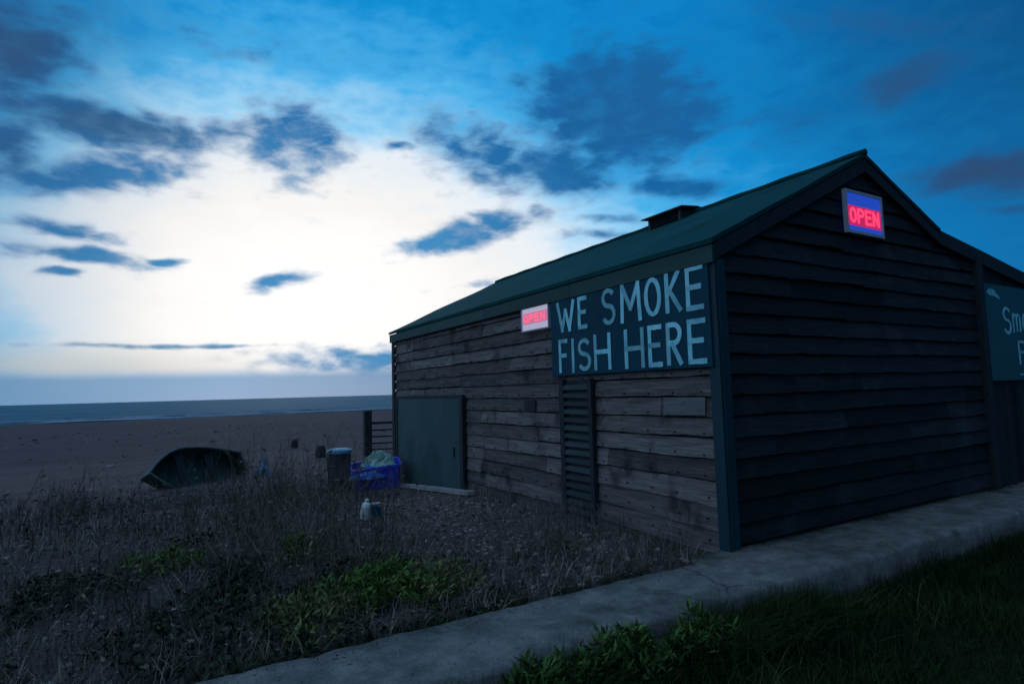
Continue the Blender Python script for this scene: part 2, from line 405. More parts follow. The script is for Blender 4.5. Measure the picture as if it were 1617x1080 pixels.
# inner solid body behind the boards
def loc(p): return (p[0]-hx, p[1]-hy, p[2])
prof = [(X0+.004,-.9),(XL-.25,-.9),(XL-.25,roof_top(XL-.25)-.07),(XK,ZK-.07),(XR,ZR-.08),(X0+.004,roof_top(X0)-.07)]
mb = MB(); n = len(prof)
mb.add([loc((x,Y0+.03,z)) for x,z in prof] + [loc((x,YB-.03,z)) for x,z in prof],
       [tuple(range(n)), tuple(range(2*n-1,n-1,-1))] + [(i,i+n,(i+1)%n+n,(i+1)%n) for i in range(n)])
mb.build('wall_core', M['dark_wood'], hut)
cladding(YB, X0, XL-.3, -1.0, 2.70, 2, seed=8).build('rear_cladding', M['weathered'], hut)
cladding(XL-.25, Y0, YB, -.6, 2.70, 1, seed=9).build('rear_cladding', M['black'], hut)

# roof slopes with felt strips, sagging a little
def slope(xa, za, xb, zb, y0, y1, th=.055, seed=0, wob=.02):
    mb = MB(); nu, nv = 14, 60; 
    def pt(i, j, lift):
        u = i/nu; v = j/nv; x = xa + (xb-xa)*u; y = y0 + (y1-y0)*v; z = za + (zb-za)*u
        ed = min(1, 4*u, 4*(1-u))
        z += lift + wob*mnoise.noise(Vector((x*.9, y*.55, seed)))*ed + .006*mnoise.noise(Vector((x*4, y*3, seed))) 
        seam = (v*9.0) % 1.0
        z += .007*max(0, 1-abs(seam-.5)*26)
        return loc((x, y, z))
    vs = [pt(i, j, 0) for j in range(nv+1) for i in range(nu+1)]
    vs += [loc((xa+(xb-xa)*i/nu, y0+(y1-y0)*j/nv, za+(zb-za)*i/nu-th)) for j in range(nv+1) for i in range(nu+1)]
    W = nu+1; N = W*(nv+1); fs = []; 
    for j in range(nv):
        for i in range(nu):
            a = j*W+i; fs.append((a,a+1,a+W+1,a+W)); fs.append((N+a,N+a+W,N+a+W+1,N+a+1))
    for j in range(nv):
        a = j*W; fs.append((a,a+W,N+a+W,N+a)); a = j*W+nu; fs.append((a,N+a,N+a+W,a+W))
    for i in range(nu):
        fs.append((i,N+i,N+i+1,i+1)); a = nv*W+i; fs.append((a,a+1,N+a+1,N+a))
    rr = random.Random(seed); tt = [rr.random() for _ in range(12)]
    mb.v = vs; mb.f = fs; mb.t = [tt[int((vs[f[0]][1])/1.1) % 12] for f in fs]
    return mb
YF, YE = Y0-.10, YB+.12
r1 = slope(EX, EZ, XR-.005, ZR, YF, YE, seed=1).build('main_roof', M['roof'], hut)
slope(XR+.005, ZR, XK, ZK, YF, YE, seed=2).build('main_roof', M['roof'], hut)
slope(XK+.004, ZK-.012, XL, ZL, YF+.02, YE-.02, seed=4).build('lean_to_roof', M['roof'], hut)
mb = MB(); mb.tube([loc((XR, YF-.01+i*.24, ZR+.015+.006*math.sin(i*1.7))) for i in range(41)], .045, 8)
mb.build('ridge_roll', M['roof'], hut, smooth=True)
# fascia along the eave, bargeboards on the gable
mb = MB()
for i in range(4):
    y0 = YF + .012 + i*(YE-YF-.024)/4; y1 = YF + .012 + (i+1)*(YE-YF-.024)/4 - .006
    mb.box(EX+.012-hx, EX+.045-hx, y0-hy, y1-hy, EZ-.245, EZ-.062, random.random())
mb.build('fascia', M['fascia'], hut, bevel=.006)
mb = MB(); mb.box(EX+.05-hx, X0-.052-hx, YF+.05-hy, YE-.05-hy, EZ-.19, EZ-.165); mb.build('soffit', M['dark_wood'], hut)
def barge(xa, za, xb, zb, h=.17):
    mb = MB(); d = .06
    b = [loc((xa,YF+.012,za-d-h)), loc((xb,YF+.012,zb-d-h)), loc((xb,YF+.045,zb-d-h)), loc((xa,YF+.045,za-d-h))]
    t = [loc((xa,YF+.012,za-d)), loc((xb,YF+.012,zb-d)), loc((xb,YF+.045,zb-d)), loc((xa,YF+.045,za-d))]
    mb.hexa(b, t); return mb
barge(EX+.05, EZ+.018, XR-.004, ZR-.006).build('bargeboard', M['dark_wood'], hut)
barge(XR+.004, ZR-.006, XK-.004, ZK, .16).build('bargeboard', M['dark_wood'], hut)
barge(XK+.004, ZK-.012, XL-.05, ZL, .15).build('bargeboard', M['dark_wood'], hut)
# corner boards
mb = MB(); mb.box(-.082, -.056, -.075, .055, -.6, 2.83); mb.build('corner_board', M['teal_trim'], hut, bevel=.004)
mb = MB(); mb.box(-.054, .06, -.088, -.060, -.3, 2.86); mb.build('corner_board', M['teal_trim'], hut, bevel=.004)
mb = MB(); mb.box(-.085, -.056, YB-.10-hy, YB+.06-hy, -.9, 2.83); mb.build('corner_board', M['dark_wood'], hut, bevel=.004)
mb = MB(); mb.box(10.45-hx, 10.61-hx, -.10, .02, -.3, 3.40); mb.build('corner_board', M['dark_wood'], hut, bevel=.004)
# lean-to front: upright boards with a dark serving hatch below the sign
mb = MB(); x = 10.615
while x < 14.1:
    w = random.uniform(.13,.17); zt = roof_top(x+w)-.1; mb.box(x-hx, x+w-.008-hx, -.03+random.uniform(-.004,.004), .02, -.3, zt, random.random()); x += w
mb.build('lean_to_front', M['black'], hut)
# door
dr = MB(); dr.box(-.105, -.054, 9.90-hy, 13.17-hy, -.52, 1.51, .5)
door = dr.build('door', M['door'], hut, bevel=.004)
fr = MB(); fr.box(-.125, -.053, 9.76-hy, 9.89-hy, -.4, 1.56); fr.box(-.118, -.053, 9.89-hy, 13.2-hy, 1.512, 1.565); fr.box(-.125,-.053,13.18-hy,13.27-hy,-.6,1.51)
fr.build('door_frame', M['dark_wood'], door, bevel=.004)

hd = MB(); hd.bar((-.118,10.15-hy,.42),(-.118,10.15-hy,.60),.022,.022); hd.bar((-.118,10.15-hy,.43),(-.1,10.15-hy,.43),.02,.02); hd.bar((-.118,10.15-hy,.59),(-.1,10.15-hy,.59),.02,.02)
hd.build('handle', M['dark_wood'], door)
# louvred panel
lf = MB(); yl0, yl1 = 6.02, 6.73
lf.box(-.115,-.054,yl0-hy,yl0+.075-hy,-.15,1.735); lf.box(-.115,-.054,yl1-.10-hy,yl1-hy,-.15,1.735); lf.box(-.060,-.0545,yl0+.08-hy,yl1-.105-hy,-.15,1.73)
louv = lf.build('louvred_shutter', M['dark_wood'], hut, bevel=.003)
z = 1.66
while z > -.1:
    s_ = MB(); j = random.uniform(-.006,.006)
    s_.hexa([(-.112,yl0+.078-hy,z-.062+j),(-.064,yl0+.078-hy,z-.022),(-.064,yl1-.103-hy,z-.022),(-.112,yl1-.103-hy,z-.062-j)],
            [(-.112,yl0+.078-hy,z-.012+j),(-.064,yl0+.078-hy,z+.008),(-.064,yl1-.103-hy,z+.008),(-.112,yl1-.103-hy,z-.012-j)], random.random())
    s_.build('slat', M['slat'], louv); z -= .107
# small bare patch board (square hatch) and pale repaired board end
mb = MB(); mb.box(-.066,-.056,7.42-hy,7.72-hy,1.30,1.47,.4); mb.build('patch_board', M['dark_wood'], hut)
mb = MB(); mb.hexa([(-.064,.16,1.305),(-.050,.16,1.305),(-.050,.74,1.30),(-.064,.74,1.30)],[(-.052,.16,1.485),(-.04,.16,1.485),(-.04,.74,1.485),(-.052,.74,1.485)],.5)
mb.build('patch_board', M['pale_wood'] if False else material('bluish_patch', (.10,.125,.14),(.16,.185,.195),4,(3,.4,6),.85,.1,.6,stain=(.07,.08,.085),stain_scale=5,grain=(30,2.2,75)), hut)
# roof vent on the ridge
vt = MB(); ya, yb = 6.80, 7.55
for yy in (ya, yb-.05): vt.box(XR-.30-hx, XR+.30-hx, yy-hy, yy+.05-hy, ZR-.16, ZR+.055)
vt.box(XR-.24-hx, XR+.24-hx, ya+.06-hy, yb-.06-hy, ZR-.16, ZR+.06)
vent = vt.build('roof_vent', M['slat'], hut)
for sgn in (-1, 1):
    for k in range(3):
        s_ = MB(); z = ZR-.07+k*.04; x = XR+sgn*.28
        s_.hexa([(x-.012-hx,ya+.055-hy,z-.03),(x+.012-hx,ya+.055-hy,z-.03),(x+.012-hx,yb-.055-hy,z-.03),(x-.012-hx,yb-.055-hy,z-.03)],
                [(x-.012-sgn*.04-hx,ya+.055-hy,z+.02),(x+.012-sgn*.04-hx,ya+.055-hy,z+.02),(x+.012-sgn*.04-hx,yb-.055-hy,z+.02),(x-.012-sgn*.04-hx,yb-.055-hy,z+.02)])
        s_.build('slat', M['dark_wood'], vent)
cp = MB()
for sgn in (-1, 1):
    e = XR+sgn*.38-hx; c = XR-hx+sgn*.001
    cp.hexa([(c,ya-.10-hy,ZR+.085),(c,yb+.10-hy,ZR+.085),(e,yb+.10-hy,ZR+.045),(e,ya-.10-hy,ZR+.045)],
            [(c,ya-.10-hy,ZR+.105),(c,yb+.10-hy,ZR+.105),(e,yb+.10-hy,ZR+.065),(e,ya-.10-hy,ZR+.065)])
cp.build('cap', M['slat'], vent)

# ------------------------------------------------------------------ lettering
def arc(cx, cy, rx, ry, a0, a1, n=12): return [(cx+rx*math.cos(R(a0+(a1-a0)*k/n)), cy+ry*math.sin(R(a0+(a1-a0)*k/n))) for k in range(n+1)]
G = {
 'W': [[(0,1),(.27,0)],[(.27,0),(.5,.72)],[(.5,.72),(.73,0)],[(.73,0),(1,1)]],
 'E': [[(0,0),(0,1)],[(0,1),(1,1)],[(0,.52),(.85,.52)],[(0,0),(1,0)]],
 'S': [arc(.5,.76,.48,.24,25,270,14)[:-1] + arc(.5,.26,.5,.26,90,-155,14)],
 'M': [[(0,0),(.06,1)],[(.06,1),(.5,.33)],[(.5,.33),(.94,1)],[(.94,1),(1,0)]],
 'O': [arc(.5,.5,.5,.5,90,448,26)],
 'K': [[(0,0),(0,1)],[(.92,1),(.02,.42)],[(.22,.55),(1,0)]],
 'F': [[(0,0),(0,1)],[(0,1),(1,1)],[(0,.52),(.85,.52)]],
 'I': [[(.5,0),(.5,1)]],
 'H': [[(0,0),(0,1)],[(1,0),(1,1)],[(0,.5),(1,.5)]],
 'R': [[(0,0),(0,1)],[(0,1),(.45,1)] + arc(.5,.76,.5,.24,80,-90,12) + [(0,.52)],[(.35,.50),(1,0)]],
 'P': [[(0,0),(0,1)],[(0,1),(.45,1)] + arc(.5,.75,.5,.25,80,-90,12) + [(0,.50)]],
 'N': [[(0,0),(0,1)],[(0,1),(1,0)],[(1,0),(1,1)]],
 'm': [[(0,0),(0,.62)],[(0,.45)] + arc(.25,.42,.25,.2,160,0,8) + [(.5,0)],[(.5,.45)] + arc(.75,.42,.25,.2,160,0,8) + [(1,0)]],
 'o': [arc(.5,.31,.5,.31,90,448,20)],
 'k': [[(0,0),(0,1)],[(.8,.62),(.02,.26)],[(.25,.36),(.9,0)]],
 'e': [[(.05,.33),(.95,.33)] + arc(.5,.31,.48,.31,10,310,16)],
 'd': [arc(.45,.31,.45,.31,90,448,20),[(.95,0),(.95,1)]],
 'i': [[(.5,0),(.5,.62)],[(.5,.82),(.5,.90)]],
 's': [arc(.5,.47,.42,.16,30,270,10)[:-1] + arc(.5,.16,.45,.16,90,-150,10)],
 'h': [[(0,0),(0,1)],[(0,.42)] + arc(.5,.38,.48,.24,150,0,8) + [(.98,0)]],
}
def strokes(mb, glyph, a0, a1, z0, z1, wid, place, lift0=.002, th=.004, jit=.08, seed=0, step=.0006):
    """ribbons for one glyph; place(u, z, lift) -> local point; u from a0 to a1 is the reading direction"""
    r = random.Random(seed); sg = 1 if a1 > a0 else -1; A0 = a0 + sg*wid/2; A1 = a1 - sg*wid/2; Z0 = z0 + wid/2; Z1 = z1 - wid/2
    for si, st in enumerate(G[glyph]):
        pts = [(A0+(A1-A0)*p[0], Z0+(Z1-Z0)*p[1]) for p in st]
        if len(pts) == 2:
            (x0, y0), (x1, y1) = pts; d = math.hypot(x1-x0, y1-y0) or 1; e = wid*.42
            pts = [(x0-(x1-x0)/d*e, y0-(y1-y0)/d*e)] + [(x0+(x1-x0)*k/4, y0+(y1-y0)*k/4) for k in range(5)] + [(x1+(x1-x0)/d*e, y1+(y1-y0)/d*e)]
        L = []; n = len(pts); lift = lift0 + step*(si + 1); closed = glyph in 'Oo' or (glyph == 'd' and si == 0)
        for i, p in enumerate(pts):
            q0 = pts[max(i-1,0)]; q1 = pts[min(i+1,n-1)]
            if closed and i in (0, n-1): q0, q1 = pts[n-2], pts[1]
            d = (q1[0]-q0[0], q1[1]-q0[1]); l = math.hypot(*d) or 1; nn = (-d[1]/l, d[0]/l); w = wid/2*(1 + r.uniform(-jit, jit))
            L.append(((p[0]+nn[0]*w, p[1]+nn[1]*w), (p[0]-nn[0]*w, p[1]-nn[1]*w)))
        vs = []
        for a, b in L: vs += [place(*a, lift+th), place(*b, lift+th), place(*b, lift-.001), place(*a, lift-.001)]
        fs = []
        for i in range(n-1):
            a = 4*i; b = a+4
            for k in range(4): fs.append((a+k, a+(k+1)%4, b+(k+1)%4, b+k))
        fs += [(0,3,2,1), tuple(4*(n-1)+k for k in range(4))]
        mb.add(vs, fs, r.random())

# big painted board on the side wall
sg = empty('signboard', (X0-.086, 5.53, 1.79))
tag(sg, 'large navy board under the eave with pale hand painted lettering about smoking fish', 'sign')
xs_ = -.022
mb = MB(); mb.box(xs_, 0, 4.07-5.53, 6.87-5.53, 0, 1.065); mb.build('board', M['signboard'], sg, bevel=.003)
mb = MB()
Z2 = (.585, 1.045); Z1 = (.035, .50)
line1 = [('W',6.717,6.30,2.376,2.800),('E',6.235,6.035,2.379,2.805),('S',5.742,5.485,2.372,2.825),('M',5.399,5.036,2.360,2.832),('O',4.985,4.722,2.383,2.825),('K',4.662,4.425,2.386,2.840),('E',4.367,4.126,2.375,2.842)]
line2 = [('F',6.695,6.483,1.823,2.285),('I',6.414,6.329,1.815,2.279),('S',6.262,5.991,1.834,2.257),('H',5.927,5.600,1.828,2.288),('H',5.353,5.020,1.820,2.292),('E',4.958,4.735,1.822,2.290),('R',4.677,4.450,1.824,2.290),('E',4.374,4.124,1.824,2.290)]
for k, (c, y0, y1, z0, z1) in enumerate(line1 + line2):
    strokes(mb, c, y0, y1, z0, z1, .055, lambda u, z, l: (xs_-l, u-5.53, z-1.79), seed=k)
mb.build('lettering', M['letter'], sg)

# board on the lean-to
sb = empty('signboard', (11.98, Y0-.035, 1.56))
tag(sb, 'teal board with pale script lettering hung on the lean-to beside the black gable', 'sign')
mb = MB(); mb.box(10.77-12.1, 13.45-12.1, -.04, -.012, 0, 1.47); mb.build('board', M['sign_teal'], sb, bevel=.003)
mb = MB(); pl = lambda u, z, l: (u-12.1, -.04-l, z-1.56)
for k, (c, a, b_, z0, z1) in enumerate([('S',11.33,11.60,2.27,2.70),('m',11.66,11.95,2.30,2.78),('o',12.02,12.22,2.30,2.80),('k',12.30,12.52,2.30,2.82),('e',12.58,12.78,2.30,2.80),('d',12.84,13.08,2.30,2.82),
                                      ('F',11.78,12.03,1.80,2.18),('i',12.08,12.18,1.80,2.20),('s',12.24,12.44,1.80,2.22),('h',12.50,12.72,1.80,2.22)]):
    strokes(mb, c, a, b_, z0, z1, .042, pl, seed=40+k)
mb.add([pl(11.76,1.635,.003),pl(12.95,1.635,.003),pl(12.95,1.66,.003),pl(11.76,1.66,.003)],[(0,1,2,3)],.5)
mb.build('lettering', M['letter'], sb)
mb = MB()   # small painted fish at the top corner
fish = [(10.84,2.90),(10.90,2.945),(11.0,2.965),(11.1,2.945),(11.18,2.89),(11.28,2.84),(11.27,2.80),(11.17,2.83),(11.08,2.85),(10.97,2.85),(10.88,2.87)]
mb.add([pl(x, z, .004) for x, z in fish],[tuple(range(len(fish)))],.4); mb.build('emblem', M['letter'], sb)

# lit OPEN signs
def open_sign(name, origin, w, h, label, place, panel, letters, band, frame_w=.03, txt_z=(.28,.72)):
    """place(u, z, d): u along reading direction 0..w, z 0..h, d out of the wall"""
    r = empty(name, origin); tag(r, label, 'sign', 'lit open signs')
    def bx(u0, u1, z0, z1, d0, d1):
        return [place(u0,z0,d0),place(u1,z0,d0),place(u1,z0,d1),place(u0,z0,d1)], [place(u0,z1,d0),place(u1,z1,d0),place(u1,z1,d1),place(u0,z1,d1)]
    mb = MB(); mb.hexa(*bx(frame_w, w-frame_w, frame_w, h-frame_w, .004, .03)); mb.build('panel', panel, r)
    mb = MB(); f = frame_w
    for q in ((0,w,0,f),(0,w,h-f,h),(0,f,f,h-f),(w-f,w,f,h-f)): mb.hexa(*bx(*q, 0, .045))
    mb.build('frame', M['frame_grey'], r)
    t0, t1 = txt_z[0]*h, txt_z[1]*h
    mb = MB(); mb.hexa(*bx(.055*w, .945*w, t0-.05*h, t1+.05*h, .0305, .034)); mb.build('letter_glow_band', band, r)  # emissive strip stands in for the letters' glow on the panel
    mb = MB(); cw = (w*.82)/4
    for k, c in enumerate('OPEN'):
        a = w*.09 + k*cw
        strokes(mb, c, a, a+cw*.84, t0, t1, cw*.20, lambda u, z, l: place(u, z, .034+l), lift0=.004, th=.006, jit=0, seed=k)
    mb.build('lettering', letters, r)
open_sign('open_sign', (7.10, Y0-.062, 3.40), .82, .54, 'lit red and blue open sign high on the black gable', lambda u, z, d: (u, -d, z), M['panel_blue'], M['red'], M['red_dim'], .035, (.24,.60))
open_sign('open_sign', (X0-.062, 7.67, 2.48), .74, .375, 'pale lit open sign with pink letters under the eave beside the navy board', lambda u, z, d: (-d, -u, z), M['panel_pale'], M['pink'], M['pink_dim'], .02, (.34,.68))

# ------------------------------------------------------------------ things on the beach
# dinghy lying on its side
def dinghy():
    L, B, D = 2.9, 1.22, .44; ns, nr = 18, 12
    def sec(t):
        b = B/2*(1 - (max(0, .45-t)/.45)**2.1)*(1 - .50*(max(0, t-.42)/.58)**1.7); b = max(.012, b)
        sh = D + .16*max(0, .5-t)**2*4; keel = .20*max(0, .22-t)**2/.22**2
        return b, sh, keel
    vs = []; fs = []
    for lay in (0, 1):
        for i in range(ns+1):
            t = i/ns; b, sh, ke = sec(t); o_ = .03*lay
            for k in range(nr+1):
                a = math.pi*k/nr; c = math.cos(a); s = math.sin(a)
                yy = (b-o_)*math.copysign(abs(c)**.72, c) if b > o_ else 0
                zz = sh - (sh-ke-o_)*s**.8
                vs.append((t*L - L/2 + (o_ if i == 0 else 0), yy, zz))
    W = nr+1; N = W*(ns+1)
    for i in range(ns):
        for k in range(nr):
            a = i*W+k; fs.append((a,a+1,a+W+1,a+W)); fs.append((N+a,N+a+W,N+a+W+1,N+a+1))
        for k in (0, nr):
            a = i*W+k; fs.append((a,a+W,N+a+W,N+a))
    a = ns*W; fs.append(tuple(a+k for k in range(W)))      # transom outside
    fs.append(tuple(N+a+k-0*W for k in range(W-1,-1,-1)))
    fs.append(tuple(range(W-1,-1,-1)))
    mb = MB(); mb.add(vs, fs); return mb, sec, L
boat = empty('dinghy', (.72, 17.9, ground_z(.72, 17.9)+.20))
tag(boat, 'dark green dinghy lying tipped on its side on the shingle beach', 'boat')
mb, sec, L = dinghy(); mb.build('hull', M['hull'], boat, smooth=False)
mb = MB()
for sgn in (-1, 1):
    pts = [];
    for i in range(19):
        t = i/18; b, sh, ke = sec(t); pts.append((t*L-L/2, sgn*(b+.008), sh+.006))
    mb.tube(pts, .026, 6)
b_, sh, ke = sec(1); mb.bar((L/2-.02,-b_,sh+.008),(L/2-.02,b_,sh+.008),.05,.05)
mb.build('gunwale', M['worn_rim'], boat)
for t in (.36, .66):
    s_ = MB(); b_, sh, ke = sec(t); s_.box(t*L-L/2-.11, t*L-L/2+.11, -b_+.03, b_-.03, sh-.16, sh-.13); s_.build('thwart', M['dark_wood'], boat)
boat.rotation_euler = (R(63), R(1), R(36))
BOAT = boat

# drum with a blue lid
dz = ground_z(3.38, 13.1)
d = empty('drum', (3.38, 13.1, dz-.02)); tag(d, 'dark drum with a pale blue lid standing in the dead weeds', 'drum')
mb = MB(); mb.lathe([(.23,0),(.245,.03),(.245,.28),(.257,.30),(.245,.32),(.245,.56),(.257,.58),(.245,.60),(.24,.82),(.25,.84)], n=24); mb.build('barrel', M['drum'], d, smooth=False)
mb = MB(); mb.lathe([(.265,.842),(.27,.86),(.27,.90),(.255,.92),(.16,.94),(.05,.945)], n=24); mb.build('lid', M['drum_lid'], d)
# blue tub with nets
tz = ground_z(4.1, 12.6)
tb = empty('fish_tub', (4.10, 12.75, tz-.05), R(-14)); tb.rotation_euler = (R(5), R(-5), R(-14)); tag(tb, 'bright blue plastic fish tub beside the far end of the smokehouse', 'tub')
def tub(w, dd, h, tp, th):
    mb = MB(); rings = []
    for (sx_, sy_, z) in ((w-tp, dd-tp, 0), (w, dd, h-.06), (w+.05, dd+.05, h-.06), (w+.05, dd+.05, h), (w-th, dd-th, h), (w-tp-th, dd-tp-th, th)):
        ring = []
        for cx, cy, a0 in ((1,1,0),(-1,1,90),(-1,-1,180),(1,-1,270)):
            for k in range(5):
                a = R(a0+90*k/4); rr = .09; ring.append((cx*(sx_/2-rr)+rr*math.cos(a), cy*(sy_/2-rr)+rr*math.sin(a), z))
        rings.append(ring)
    vs = [p for r_ in rings for p in r_]; n = 20; fs = []
    for i in range(5):
        for k in range(n): fs.append((i*n+k, i*n+(k+1)%n, (i+1)*n+(k+1)%n, (i+1)*n+k))
    fs += [tuple(range(n-1,-1,-1)), tuple(5*n+k for k in range(n))]
    mb.add(vs, fs); return mb
tub(1.02, .8, .58, .12, .04).build('tub_body', M['blue_tub'], tb)
for sx_ in (-.30, 0, .30):
    mb = MB(); mb.box(sx_-.03, sx_+.03, -.408, -.378, .07, .50); mb.build('rib', M['blue_tub'], tb)
# heaped net in the tub
def heap(cx, cy, z, rx, ry, h, seed, amp=.3):
    vs = []; fs = []; nu, nv = 36, 12
    for j in range(nv+1):
        p = j/nv
        for i in range(nu):
            a = 2*math.pi*i/nu; q = mnoise.noise(Vector((math.cos(a)*1.6, math.sin(a)*1.6, p*2+seed)))
            q2 = mnoise.noise(Vector((math.cos(a)*5, math.sin(a)*5, p*6+seed)))
            r = (1-p)**.75*(1+amp*q+amp*.3*q2); vs.append((cx+rx*r*math.cos(a)+.1*p*rx, cy+ry*r*math.sin(a), z+h*(p**.85)*(1+.5*amp*q)))
    for j in range(nv):
        for i in range(nu): fs.append((j*nu+i, j*nu+(i+1)%nu, (j+1)*nu+(i+1)%nu, (j+1)*nu+i))
    fs.append(tuple(range(nu-1,-1,-1)))
    return vs, fs
mb = MB(); vs, fs = heap(0, 0, 0, .40, .30, .30, 3); mb.add(vs, fs)
rr = random.Random(4)
for k in range(26):
    a = rr.uniform(0, 6.3); pts = []
    for i in range(9):
        t = i/8; r_ = .36*(1-t*.8); pts.append((r_*math.cos(a+t*2.4), .26/.36*r_*math.sin(a+t*2.4), .05+.25*t**.8+.015*math.sin(i*2+k)))
    mb.tube(pts, .009, 4, rr.random())
mt = MB(); vs2, fs2 = heap(0, 0, 0, .36, .30, .24, 17, .4); mt.add(vs2, fs2)
th_ = mt.build('tarpaulin', M['blue_sheet'], None); th_.location = (3.80, 12.50, tz+.27); tag(th_, 'rumpled light blue tarpaulin bundled against the left side of the fish tub', 'tarpaulin')
nh = mb.build('net_heap', M['net'], None, smooth=False); nh.location = (4.12, 12.72, tz-.02+.50); tag(nh, 'pale green fishing net heaped in the bright blue tub', 'net')
# pale board lying in front of the tub
def plank(name, p, q, w, h, mat, label, cat='plank'):
    p = Vector(p); q = Vector(q); c = (p+q)/2; mb = MB(); n = 10; vs = []; fs = []
    dr_ = (q-p); 
    L_ = dr_.length; dr_.normalize(); a = dr_.cross(Vector((0,0,1))).normalized()*w/2; u = a.cross(dr_).normalized()*h/2
    for i in range(n+1):
        t = i/n; m_ = p-c + dr_*L_*t + Vector((0,0,.012*mnoise.noise(Vector((t*3, w, 2)))))
        for s1, s2 in ((-1,-1),(1,-1),(1,1),(-1,1)): vs.append(m_ + a*s1*(1+.06*mnoise.noise(Vector((t*8, s1, 1)))) + u*s2)
    for i in range(n):
        for k in range(4): fs.append((4*i+k, 4*i+(k+1)%4, 4*i+4+(k+1)%4, 4*i+4+k))
    fs += [(3,2,1,0), tuple(4*n+k for k in range(4))]; mb.add(vs, fs)
    o = mb.build(name, mat); o.location = c; tag(o, label, cat); return o
plank('plank', (4.50,13.0,ground_z(4.5,13.0)+.05), (4.60,9.2,ground_z(4.6,9.2)+.055), .19, .06, M['pale_wood'], 'long pale plank lying on the ground along the teal door')
plank('plank', (3.62,12.55,dz+.44), (3.95,12.35,dz+.47), .10, .03, M['rim'], 'short pale board sticking out between the drum and the blue tub')
# fence behind the far corner
fp = (6.62, 21.7); fz = ground_z(*fp)
fe = empty('rail_fence', (fp[0], fp[1], fz)); tag(fe, 'dark rail fence with a thick end post behind the far corner of the smokehouse', 'fence')
for k in range(4):
    mb = MB(); xx = k*1.9; s_ = .13 if k == 0 else .09
    mb.box(xx-s_, xx+s_, -s_, s_, -.3, 1.62 - (0 if k == 0 else .42)); mb.build('post', M['dark_wood'], fe, bevel=.01)
for k, zz in enumerate((1.16, .90, .66, .42, .20)):
    mb = MB(); mb.bar((.14,-.02,zz),(5.9,.05,zz-.06-.02*k),.04,.055 if k else .09, random.random()); mb.build('rail', M['dark_wood'], fe)
# small groyne posts far down the beach
for (x, y, h, w, lab) in ((5.51,29.4,.34,.16,'short dark post stub standing alone on the shingle nearest the sea'),(5.15,22.6,.42,.2,'squat dark post on the shingle just left of the drum lid')):
    mb = MB(); mb.lathe([(w*.95,-.2),(w,.0),(w*.92,h*.7),(w*.75,h),(w*.4,h+.03)], n=9); o = mb.build('post', M['dark_wood']); o.name = 'wooden_post'; o.location = (x, y, ground_z(x, y)); tag(o, lab, 'post')
# crumpled blue sheet
mb = MB(); vs, fs = heap(0,0,0,.20,.16,.46,9,.7); mb.add(vs, fs); o = mb.build('plastic_sheet', M['bag']); o.location = (2.62,18.6,ground_z(2.62,18.6)-.03); tag(o, 'crumpled pale blue plastic sheet on the shingle right of the tipped dinghy', 'plastic sheet')
# white float with a teal can
bz = ground_z(2.52, 8.35)
mb = MB(); mb.lathe([(.03,0),(.065,.02),(.07,.09),(.07,.19),(.055,.23),(.028,.25),(.028,.29),(.012,.295)], n=14); o = mb.build('plastic_bottle', M['buoy']); o.location = (2.50,8.35,bz+.01); o.rotation_euler = (R(6),R(5),0); tag(o, 'white plastic bottle standing in the dead weeds below the blue tub', 'bottle')
mb = MB(); mb.lathe([(.07,0),(.09,.015),(.095,.20),(.085,.225)], n=14); o = mb.build('paint_can', M['teal_plast']); o.location = (2.68,8.46,bz-.02); tag(o, 'small teal can beside the white plastic bottle in the weeds', 'can')

# ------------------------------------------------------------------ vegetation
def gz_np(x, y):
    return g0(x, y) + np.array([bump(float(a), float(b)) for a, b in zip(x, y)])
def blades(x, y, z, h, w, lean, bend, seg=2, az=None):
    """tapered curved ribbons -> V, F (triangle-strip quads degenerate-free)"""
    n = len(x); az = rng.uniform(0, 2*np.pi, n) if az is None else az
    fa = az + np.pi/2 + rng.uniform(-.6,.6,n)
    rows = []
    for k in range(seg+1):
        t = k/seg; off = lean*t*h + bend*h*t*t
        cx = x + np.cos(az)*off; cy = y + np.sin(az)*off; cz = z + h*(t - .35*np.abs(bend)*t*t)
        ww = w*(1-t)**.8*.5 + .0004
        rows.append(np.stack([cx-np.cos(fa)*ww, cy-np.sin(fa)*ww, cz], 1)); rows.append(np.stack([cx+np.cos(fa)*ww, cy+np.sin(fa)*ww, cz], 1))
    V = np.stack(rows, 1).reshape(-1, 3); k_ = 2*(seg+1); base = np.arange(n)[:,None]*k_
    F = np.concatenate([base + np.array([2*s, 2*s+1, 2*s+3, 2*s+2]) for s in range(seg)], 1).reshape(-1, 4)
    return V, F, np.repeat(rng.random(n), seg)
def stalks(x, y, z, h, r, lean, bend, az, seg=3, tint=None):
    """three-sided tapered stems with V,F"""
    n = len(x); rows = []
    for k in range(seg+1):
        t = k/seg; off = (lean*t + bend*t*t)*h; cx = x+np.cos(az)*off; cy = y+np.sin(az)*off; cz = z + h*(t-.3*np.abs(bend)*t*t)
        rr_ = r*(1-.7*t)
        for s in range(3):
            a = s*2*np.pi/3; rows.append(np.stack([cx+rr_*np.cos(a), cy+rr_*np.sin(a), cz], 1))
    V = np.stack(rows, 1).reshape(-1, 3); m = 3*(seg+1); base = np.arange(n)[:,None]*m; fl = []
    for k in range(seg):
        for s in range(3): fl.append(base + np.array([3*k+s, 3*k+(s+1)%3, 3*k+3+(s+1)%3, 3*k+3+s]))
    F = np.concatenate(fl, 1).reshape(-1, 4)
    tt = rng.random(n) if tint is None else tint
    return V, F, np.repeat(tt, 3*seg)
